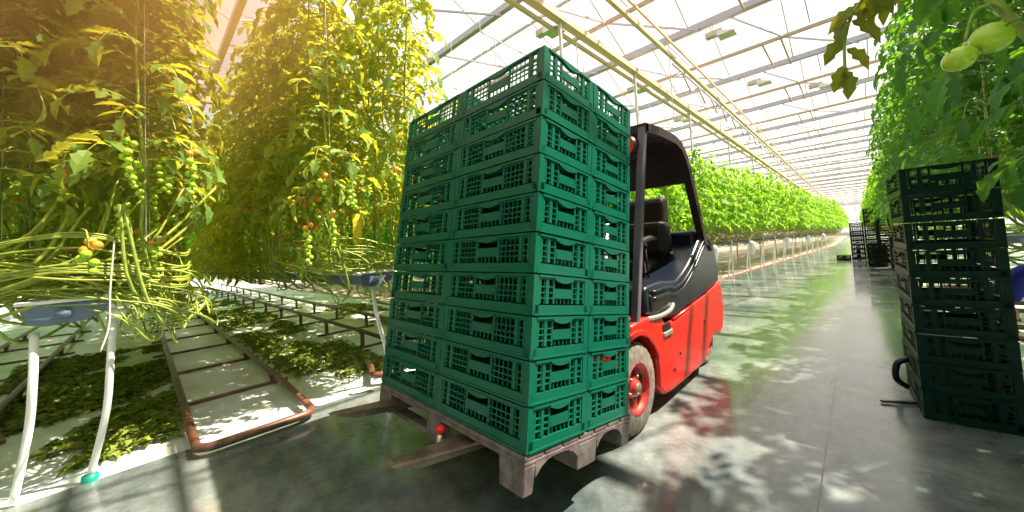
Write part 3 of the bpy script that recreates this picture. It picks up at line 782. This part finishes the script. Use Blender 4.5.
# ---------------------------------------------------------------- forklift
FK = thing('forklift', 'red and black forklift carrying the pallet of green crates', 'forklift', (-1.53, 2.8, 0))
X1, X0 = -1.0, -2.06
def arch(cy_, cz, r, a0, a1, n=9): return [(cy_ + r*cos(RD(a0+(a1-a0)*i/n)), cz + r*sin(RD(a0+(a1-a0)*i/n))) for i in range(n+1)]
prof = arch(2.05, .27, .31, 100, -18) + [(2.43, .10), (2.6, .085), (3.28, .085), (3.5, .20), (3.62, .26), (3.80, .22), (3.92, .26), (3.985, .42), (3.975, .60), (3.94, .68), (3.7, .645), (3.43, .61), (3.03, .575), (2.69, .545), (2.52, .56), (2.46, .63), (2.2, .65), (2.02, .64)]
MB().prism(prof, X0, X1).build('chassis', 'red', FK, bevel=.018, auto=40)
# highlight strip along the top edge of the red body
strip = [(2.69, .548), (3.03, .578), (3.43, .613), (3.7, .648), (3.93, .683)]
MB().tube([(X1-.012, y, z+.004) for y, z in strip], .012, 8).build('trim_strip', 'red', FK, smooth=True)
# black hood: low at the front, sweeping up to the rear
sweep = [(2.27, .83), (2.5, .85), (2.66, .84), (2.80, .80), (2.95, .815), (3.1, .87), (3.25, .95), (3.38, 1.03), (3.52, 1.12), (3.62, 1.17)]
low = [(3.93, .69), (3.7, .655), (3.43, .62), (3.03, .585), (2.69, .555), (2.45, .57), (2.27, .60)]
hood = [(2.27, .66)] + [(2.27, .80), (2.30, .835), (2.55, .845), (2.72, .83), (2.85, .82), (3.0, .86), (3.15, .92), (3.3, 1.0), (3.42, 1.08), (3.54, 1.16), (3.66, 1.18), (3.82, 1.13), (3.92, 1.0), (3.975, .84)] + [(3.965, .70), (3.7, .655), (3.43, .62), (3.03, .585), (2.72, .555), (2.5, .60)]
MB().prism(hood, X0+.02, X1-.02).build('hood', 'black', FK, bevel=.02, auto=40)
MB().prism([(3.44, .84), (3.42, 1.10), (3.41, 1.19), (3.45, 1.205), (3.66, 1.20), (3.78, 1.12), (3.82, .9)], X0+.12, X1-.06).build('rear_cover', 'black', FK, bevel=.02, auto=40)
for k, off in enumerate((0, .045)):
    P = [(2.36, .79-off), (2.60, .795-off), (2.76, .775-off), (2.95, .80-off), (3.12, .865-off), (3.28, .945-off), (3.42, 1.03-off), (3.55, 1.10-off), (3.66, 1.12-off), (3.76, 1.06-off)]
    MB().tube(curve_pts([(X1-.012, y, z) for y, z in P], 4), .012, 8).build('side_ridge', 'black', FK, smooth=True)
# recessed black side locker with bright lower lip
MB().box((X1-.03, 2.33, .665), (X1-.008, 2.62, .775)).build('side_locker', 'seat', FK, bevel=.012)
MB().tube(curve_pts([(X1-.008, 2.26, .635), (X1, 2.45, .625), (X1-.0, 2.62, .635), (X1-.015, 2.72, .66)], 5), .016, 8).build('locker_lip', 'chrome', FK, smooth=True)
# step
MB().box((X1-.10, 2.47, .475), (X1+.012, 2.62, .505)).build('step_plate', 'chrome', FK, bevel=.006)
MB().box((X1-.06, 2.46, .505), (X1+.004, 2.60, .56)).build('step_dark_block', 'seat', FK, bevel=.006)  # black block paints the darkness of the step opening
# front fender of the drive wheel
fen = arch(2.05, .26, .345, 150, 18, 12) + arch(2.05, .26, .31, 18, 150, 12)
MB().prism(fen, X1-.20, X1+.015).build('fender', 'red', FK, bevel=.006, auto=40)
# drilled rear panel bolts
for y, z in ((2.75, .30), (3.35, .42), (2.62, .22)):
    MB().lathe([(0, .012), (.006, .011), (.008, .0)], (X1, y, z), 'x', 12).build('bolt', 'seat', FK, smooth=True)
MB().box((-1.9, 3.93, .30), (-1.15, 4.03, .60)).build('counterweight', 'red', FK, bevel=.04)
# floor plate and front bulkhead
MB().box((X0+.05, 1.95, .58), (X1-.05, 2.5, .64)).build('floor_plate', 'seat', FK, bevel=.01)
MB().prism([(1.90, .30), (1.90, 1.02), (1.97, 1.06), (2.08, 1.0), (2.10, .62), (2.05, .3)], X0+.14, X1-.12).build('dashboard', 'black', FK, bevel=.015)
# wheels
def wheel(cx_, cy_, r, wd, sgn, big=True):
    w_ = MB(); n = 40
    pr_ = [(-wd/2, r*.56), (-wd/2, r*.86), (-wd*.42, r*.95), (-wd*.3, r*.972), (wd*.3, r*.972), (wd*.42, r*.95), (wd/2, r*.86), (wd/2, r*.56), (-wd/2, r*.56)]
    w_.lathe(pr_, (cx_, cy_, r), 'x', 48)
    for k in range(24):     # chunky tread blocks on both shoulders
        for s in (-1, 1):
            a = 2*pi*(k + (.5 if s > 0 else 0))/24; da = .085
            vs = []
            for rr, ww in ((r*.86, .5), (r*.955, .44), (r*1.0, .34), (r*1.0, -.05), (r*.95, -.05)):
                for t in (a-da, a+da):
                    vs.append((cx_ + s*wd*ww, cy_ + rr*cos(t), r + rr*sin(t)))
            w_.add(vs, [(0,1,3,2),(2,3,5,4),(4,5,7,6),(6,7,9,8),(0,2,4,6,8),(9,7,5,3,1)])
    o = w_.build('wheel', 'rubber', FK, auto=30)
    rim = MB(); R = r*.56; f = sgn*wd/2
    rim.lathe([(f*.96, R*1.03), (f*1.03, R*1.0), (f*.98, R*.93), (f*.72, R*.86), (f*.62, R*.80), (f*.66, R*.36), (f*.92, R*.30), (f*.97, R*.2), (f*.97, 0)], (cx_, cy_, r), 'x', 36)
    def sub(mb, nm, m, sm=True):
        s_ = mb.build(nm, m, None, smooth=sm); s_.data.transform(FK.matrix_basis.inverted()); s_.parent = o; return s_
    sub(rim, 'rim', 'rimred')
    for k in range(5):
        a = 2*pi*k/5+.3; b = MB(); b.lathe([(f*.5, .023*r/.26), (f*.70, .023*r/.26), (f*.71, .015*r/.26), (f*.71, 0)], (cx_, cy_ + R*.6*cos(a), r + R*.6*sin(a)), 'x', 14); sub(b, 'dark_hole_disc', 'seat')  # dark discs stand in for the shade inside open rim holes
        b = MB(); b.lathe([(f*.6, .009), (f*.78, .009), (f*.8, 0)], (cx_, cy_ + R*.46*cos(a+.63), r + R*.46*sin(a+.63)), 'x', 6); sub(b, 'wheel_nut', 'fork')
    b = MB(); b.lathe([(f*.9, R*.24), (f*1.05, R*.2), (f*1.08, 0)], (cx_, cy_, r), 'x', 16); sub(b, 'hub_cap', 'fork')
wheel(-1.085, 2.05, .265, .17, 1); wheel(-1.975, 2.05, .265, .17, -1)
wheel(-1.12, 3.56, .20, .14, 1); wheel(-1.94, 3.56, .20, .14, -1)
# overhead guard
for x in (X1-.03, X0+.03):
    MB().beam((x, 2.12, .60), (x, 2.45, 1.93), .048, .05).build('front_post', 'postgrey', FK, bevel=.008)
    P = [(2.44, 1.925), (2.7, 1.945), (3.0, 1.94), (3.14, 1.91), (3.24, 1.83), (3.30, 1.74), (3.42, 1.48), (3.54, 1.22), (3.60, 1.08)]
    mb = MB(); n = len(P)
    a = []; b = []
    for i, (y, z) in enumerate(P):
        d = Vector((P[min(i+1, n-1)][0]-P[max(i-1, 0)][0], P[min(i+1, n-1)][1]-P[max(i-1, 0)][1])).normalized(); nn = Vector((-d.y, d.x))*.034
        a.append((y+nn.x, z+nn.y)); b.append((y-nn.x, z-nn.y))
    for i in range(n-1):
        mb.prism([a[i], a[i+1], b[i+1], b[i]], x-.03, x+.03)
    mb.build('guard_frame', 'guard', FK)
# solid roof plate curving down at the back, slatted in front
P = [(2.80, 1.955), (3.0, 1.95), (3.13, 1.92), (3.23, 1.84), (3.30, 1.72), (3.33, 1.64)]
mb = MB()
for i in range(len(P)-1):
    (y0, z0), (y1, z1) = P[i], P[i+1]; mb.prism([(y0, z0), (y1, z1), (y1-.012, z1-.02), (y0-.004, z0-.022)], X0+.05, X1-.05)
mb.build('roof_plate', 'guard', FK)
MB().beam((X0, 2.46, 1.925), (X1, 2.46, 1.925), .06, .07).build('front_crossbar', 'guard', FK, bevel=.008)
for y in (2.60, 2.72): MB().beam((X0+.04, y, 1.94), (X1-.04, y, 1.94), .03, .05).build('roof_slat', 'guard', FK, bevel=.004)
# work lamp under the roof front
mb = MB(); mb.lathe([(-.09, .02), (-.07, .06), (0, .085), (.012, .085)], (-1.12, 2.40, 1.80), 'y', 20); lp = mb.build('work_lamp', 'guard', FK, smooth=True)
mb = MB(); mb.lathe([(-.085, .078), (-.083, 0)], (-1.12, 2.40, 1.80), 'y', 20); mb.build('lamp_glass', 'redpl', FK, smooth=True)
# seat facing the load
MB().box((-1.78, 2.72, .86), (-1.28, 3.26, .98)).build('seat_cushion', 'seat', FK, bevel=.04)
mb = MB(); mb.prism([(3.20, .95), (3.27, 1.48), (3.33, 1.54), (3.40, 1.52), (3.40, 1.0), (3.34, .93)], -1.76, -1.24); mb.build('backrest', 'seat', FK, bevel=.035)
MB().box((-1.80, 3.14, 1.0), (-1.20, 3.34, 1.30)).build('side_bolster', 'seat', FK, bevel=.05)
MB().tube(curve_pts([(-1.26, 3.08, 1.14), (-1.24, 2.9, 1.15), (-1.22, 2.68, 1.12)], 5), .028, 10).build('armrest', 'seat', FK, smooth=True)
for i in range(3):
    b = MB(); x = -1.20 + i*.03; b.tube([(x, 2.62, .86), (x, 2.60, 1.08)], .008, 8); b.ball((x, 2.60, 1.10), .018); b.build('control_lever', 'seat', FK, smooth=True)
# steering wheel
mb = MB(); tor = []
c0 = Vector((-1.55, 2.33, 1.12)); u = Vector((1, 0, 0)); v = Vector((0, .80, .60))
ring = [c0 + (u*cos(2*pi*k/24) + v*sin(2*pi*k/24))*.17 for k in range(25)]
mb.tube(ring, .014, 8, cap=False); mb.tube([c0 - u*.17, c0, c0 + u*.17], .010, 6); mb.build('steering_wheel', 'seat', FK, smooth=True)
MB().tube([(-1.55, 2.08, .82), tuple(c0)], .03, 12).build('steering_column', 'seat', FK, smooth=True)
MB().box((X1-.16, 2.13, 1.01), (X1-.13, 2.19, 1.10)).build('yellow_lever', 'amber', FK, bevel=.006)
MB().tube([(X1-.10, 2.08, .90), (X1-.06, 2.08, .90)], .022, 12).build('pivot_bolt', 'chrome', FK, smooth=True)
MB().box((X1-.13, 1.98, .62), (X1-.08, 2.10, 1.0)).build('mast_bracket', 'guard', FK, bevel=.01)
# mast, carriage and forks follow the tilt of the load
T_ = LOAD
def tb_(mb, name, m, bevel=.005, smooth=False):
    o = mb.build(name, m, None, bevel=bevel, smooth=smooth); o.data.transform(FK.matrix_basis.inverted() @ T_); o.parent = FK; return o
for x in (-.33, -.90):
    mb = MB(); mb.box((x-.03, .93, -.22), (x+.03, 1.04, 1.62)); tb_(mb, 'mast_rail', 'guard')
    mb = MB(); mb.tube([(x+.05, .985, -.15), (x+.05, .985, 1.1)], .025, 10); tb_(mb, 'lift_cylinder', 'chrome', 0, True)
for z in (.0, .8, 1.58):
    mb = MB(); mb.box((-.93, .95, z), (-.30, 1.02, z+.07)); tb_(mb, 'mast_crossbar', 'guard')
for z in (-.02, .36):
    mb = MB(); mb.box((-1.08, .86, z), (-.12, .92, z+.09)); tb_(mb, 'carriage_bar', 'guard')
for x in (-.40, -1.05):
    mb = MB(); n = 8
    hw = .055
    side_ = [(.80, .40), (.845, .40), (.845, -.112), (.80, -.116), (-.20, -.108), (-.31, -.088), (-.335, -.080), (-.31, -.074), (.0, -.072), (.77, -.068), (.80, -.04)]
    mb.prism(side_, x-hw, x+hw)
    # taper the tip in plan
    mb.v = [((vx - x)*(.45 if vy < -.3 else (.85 if vy < -.19 else 1)) + x, vy, vz) for vx, vy, vz in mb.v]
    tb_(mb, 'fork', 'fork', .004)

# ---------------------------------------------------------------- overhanging shoot with two green tomatoes, top right
t = thing('tomato_shoot', 'tomato shoot overhanging the top right, olive leaves and big green tomatoes', 'tomato plant', (.75, 1.6, 2.3))
MB().tube(curve_pts([(.75, 2.4, 2.9), (.50, 2.15, 2.35), (.36, 1.96, 2.0), (.351, 1.887, 1.885), (.385, 1.875, 1.78), (.45, 1.90, 1.62)], 8), [.013]*30 + [.012]*11, 10).build('stem', 'stem', t, smooth=True)
MB().tube(curve_pts([(.70, 1.45, 2.38), (.38, 1.66, 2.15), (.16, 1.80, 2.02), (.06, 1.81, 1.95), (.02, 1.79, 1.84), (.01, 1.78, 1.72)], 6), .005, 6).build('twig', 'stem', t, smooth=True)
random.seed(21)
lf = MB()
for (p, d, l) in [((.12,1.82,1.99), (-.1,.0,-.35), .10), ((.10,1.81,1.97), (.15,.05,-.3), .11), ((.06,1.81,1.95), (-.3,-.05,-.15), .10), ((.04,1.80,1.90), (.3,.02,-.25), .12), ((.02,1.79,1.85), (-.25,0,-.25), .10),
                  ((.02,1.79,1.80), (.3,.0,-.3), .10), ((.01,1.78,1.74), (-.15,0,-.4), .09), ((.01,1.78,1.72), (.1,0,-.5), .10), ((.18,1.81,2.02), (.1,.05,-.3), .11), ((.22,1.77,2.05), (-.15,.1,-.3), .10),
                  ((.28,1.72,2.08), (.1,.1,-.4), .13), ((.3,1.71,2.1), (-.2,.1,-.3), .12), ((.38,1.66,2.12), (.1,.2,-.35), .13), ((.14,1.81,2.0), (0,.1,-.5), .09)]:
    leaflet(lf, Vector(p), Vector(d), l, l*.62, Vector((.3, -.8, .5)), .4, 0, True)
for i in range(26):
    k_ = i/25; p = Vector((.02 + .42*k_, 1.80 - .02*k_ + .3*k_*k_, 1.93 + .22*k_)) + Vector((random.uniform(-.03,.03), random.uniform(-.05,.05), random.uniform(-.03,.03)))
    l = random.uniform(.06, .10); leaflet(lf, p, Vector((random.uniform(-.5,.5), random.uniform(-.3,.3), random.uniform(-.9,-.1))), l, l*.6, Vector((random.uniform(-.5,.5), -.8, .5)), .5, 0, True)
lf.build('leaves', ['leaf_o'], t, fixn=False)
lf = MB()
for i in range(16):
    compound(lf, (random.uniform(.42, .62), random.uniform(1.9, 2.6), random.uniform(1.75, 2.5)), random.uniform(1.8, 4.6), .32, .3)
lf.build('leaves', ['leaf_d', 'stem'], t, fixn=False)
def tomato(c, r, m, elong, tilt, nm='tomato'):
    mb = MB(); mb.ball((0,0,0), r, elong, 0, 24, 16)
    o = mb.build(nm, m, None, smooth=True); o.rotation_euler = tilt; o.location = Vector(c) - Vector(t.location); o.parent = t
    cx_ = MB()
    for k in range(5):
        a = 2*pi*k/5; leaflet(cx_, Vector((0,0,r*elong*.96)), Vector((cos(a), sin(a), -.25)), r*.9, r*.3, Vector((0,0,1)), .3, 0, False)
    cx_.tube([(0,0,r*elong*.95), (.005,0,r*elong+.015), (.012,0,r*elong+.03)], .003, 6)
    q = cx_.build('calyx', 'calyx', None, fixn=False); q.parent = o
tomato((.309, 1.654, 1.654), .043, 'tom_g', .9, (0.9, .9, 0))
tomato((.246, 1.63, 1.612), .036, 'tom_g', .9, (0.5, -.7, 0))
tomato((.285, 1.71, 1.668), .022, 'tom_g', .9, (0.3, -.5, 0))
MB().tube(curve_pts([(.375, 1.88, 1.80), (.33, 1.74, 1.78), (.29, 1.69, 1.75), (.265, 1.665, 1.67)], 6), .004, 6).build('truss_stalk', 'stem', t, smooth=True)
# ripening tomatoes low at the right edge
for i, (p, m, lb) in enumerate([((.90, 3.55, 1.47), 'tom_o', 'orange ripening tomato beyond the top of the right crate stack'), ((.84, 3.5, 1.36), 'tom_g', 'green tomato below the orange one beyond the right crate stack')]):
    mb = MB(); mb.ball((0,0,0), .05, .85, 0, 20, 14); o = mb.build('tomato', m, smooth=True); o.location = p; tag(o, lb, 'tomato')
    MB().tube([(0,0,.04), (.02,0,.08), (.05,.02,.16)], .004, 6).build('stalk', 'stem', o, smooth=True)

# ---------------------------------------------------------------- person crouching at the right edge
P_ = thing('person', 'person in blue work clothes crouching at the right edge behind the dark crates', 'person', (1.12, 4.15, 0))
PX = .07
def skin(name, joints, edges, m, lvl=2):
    me = bpy.data.meshes.new(name); me.from_pydata([j[0] for j in joints], edges, [])
    me.transform(Matrix.Translation(-Vector(P_.location)))
    o = bpy.data.objects.new(name, me); C.objects.link(o); o.parent = P_
    me.materials.append(M_[m])
    md = o.modifiers.new('skin', 'SKIN'); md.use_smooth_shade = True
    for i, j in enumerate(joints): me.skin_vertices[0].data[i].radius = (j[1], j[1]) if not isinstance(j[1], tuple) else j[1]
    me.skin_vertices[0].data[0].use_root = True
    sb = o.modifiers.new('sub', 'SUBSURF'); sb.levels = lvl; sb.render_levels = lvl
    return o
# facing -x (towards the aisle), squatting; left arm reaching to the aisle side
B = [((1.30, 4.15, .38), .135), ((1.27, 4.15, .55), .13), ((1.20, 4.15, .76), .145), ((1.13, 4.15, .93), .12), ((1.10, 4.15, 1.00), .055), ((1.08, 4.15, 1.07), .05),
     ((1.14, 3.98, .93), .065), ((.98, 3.90, .84), .058), ((.80, 3.92, .80), .060), ((.765, 3.93, .68), .046), ((.76, 3.93, .60), .040),
     ((1.14, 4.32, .93), .065), ((1.02, 4.42, .72), .055), ((.84, 4.36, .60), .042),
     ((1.27, 4.04, .36), .095), ((.92, 3.98, .44), .078), ((1.10, 4.00, .12), .05), ((1.08, 4.00, .07), .042),
     ((1.27, 4.26, .36), .095), ((.94, 4.33, .44), .078), ((1.12, 4.31, .12), .05), ((1.10, 4.31, .07), .042)]
Ed = [(0,1),(1,2),(2,3),(3,4),(4,5),(3,6),(6,7),(7,8),(8,9),(9,10),(3,11),(11,12),(12,13),(0,14),(14,15),(15,16),(16,17),(0,18),(18,19),(19,20),(20,21)]
skin('body', B, Ed, 'blue')
hd = MB(); hd.ball((1.04, 4.15, 1.19), .085, 1.28, 0, 24, 18); o = hd.build('head', 'skin', P_, smooth=True)
nz = MB(); nz.ball((.952, 4.15, 1.175), .016, 1.4, 0, 10, 8); nz.ball((1.05, 4.062, 1.18), .02, 1.5, 0, 8, 6); nz.ball((1.05, 4.238, 1.18), .02, 1.5, 0, 8, 6); nz.build('nose_and_ears', 'skin', P_, smooth=True)
ey = MB(); ey.ball((.966, 4.118, 1.20), .011); ey.ball((.966, 4.182, 1.20), .011); ey.build('eyes', 'hair', P_, smooth=True)
MB().box((.955, 4.125, 1.128), (.965, 4.175, 1.135)).build('mouth', 'redpl', P_, bevel=.003)
hr = MB(); hr.ball((1.065, 4.15, 1.225), .093, 1.15, 0, 24, 18); hr.build('hair', 'hair', P_, smooth=True)
def hand(w0, d, s):
    w0 = Vector(w0); d = Vector(d).normalized(); sd = Vector((0, 1, 0)); js = [(tuple(w0), .026), (tuple(w0 + d*.045), .033), (tuple(w0 + d*.08), .030)]; ed = [(0,1),(1,2)]
    skin('hand', js, ed, 'skin')
    for k, L in enumerate((.068, .078, .074, .058)):
        b = w0 + d*.085 + sd*(k-1.5)*.019; c = Vector((.35, 0, -.2))
        skin('finger', [(tuple(b), .0095), (tuple(b + d*L*.4), .009), (tuple(b + (d + c*.5).normalized()*L*.75), .0085), (tuple(b + (d + c).normalized()*L*1.0), .007)], [(0,1),(1,2),(2,3)], 'skin', 1)
    b = w0 + d*.03 + sd*s*.03
    skin('thumb', [(tuple(b), .012), (tuple(b + d*.02 + sd*s*.022), .011), (tuple(b + d*.05 + sd*s*.03), .009)], [(0,1),(1,2)], 'skin', 1)
hand((.755, 3.93, .57), (-.05, 0, -1), -1); hand((.83, 4.355, .595), (-.5, -.05, -.8), 1)
for y in (4.0, 4.31):
    MB().prism([(.88, 0), (1.16, 0), (1.17, .06), (1.12, .11), (1.04, .10), (.93, .06), (.88, .035)], y-.045, y+.045, 1).build('shoe', 'shoe', P_, bevel=.015)
P_.location = (1.12 - PX, 4.15, 0)
# ---- orange volume added to imitate lens flare at the upper left
hm = bpy.data.materials.new('orange glow volume'); hm.use_nodes = True; hn = hm.node_tree; hn.nodes.remove(hn.nodes['Principled BSDF'])
vs_ = hn.nodes.new('ShaderNodeVolumeScatter'); vs_.inputs['Color'].default_value = (1, .54, .17, 1); vs_.inputs['Anisotropy'].default_value = .1
tc_ = hn.nodes.new('ShaderNodeTexCoord'); vl = hn.nodes.new('ShaderNodeVectorMath'); vl.operation = 'LENGTH'; hn.links.new(tc_.outputs['Object'], vl.inputs[0])
mr = hn.nodes.new('ShaderNodeMapRange'); mr.interpolation_type = 'SMOOTHSTEP'; mr.inputs[1].default_value = .2; mr.inputs[2].default_value = 2.3; mr.inputs[3].default_value = .95; mr.inputs[4].default_value = 0
hn.links.new(vl.outputs['Value'], mr.inputs[0]); hn.links.new(mr.outputs[0], vs_.inputs['Density'])
va_ = hn.nodes.new('ShaderNodeVolumeAbsorption'); va_.inputs['Color'].default_value = (1, .54, .17, 1); hn.links.new(mr.outputs[0], va_.inputs['Density'])
ad_ = hn.nodes.new('ShaderNodeAddShader'); hn.links.new(vs_.outputs[0], ad_.inputs[0]); hn.links.new(va_.outputs[0], ad_.inputs[1])
hn.links.new(ad_.outputs[0], hn.nodes['Material Output'].inputs['Volume']); M_['flare'] = hm
hz = MB().ball((0, 0, 0), 2.3, 1, 0, 24, 16).build('flare', 'flare'); hz.location = (-3.3, -.75, 3.1); hz.scale = (1.1, 1.0, .78)
tag(hz, 'orange volume added to imitate lens flare at the upper left', 'flare', kind='stuff')
# ---- clean helper flags
for o in list(bpy.data.objects):
    if '_w' in o: del o['_w']
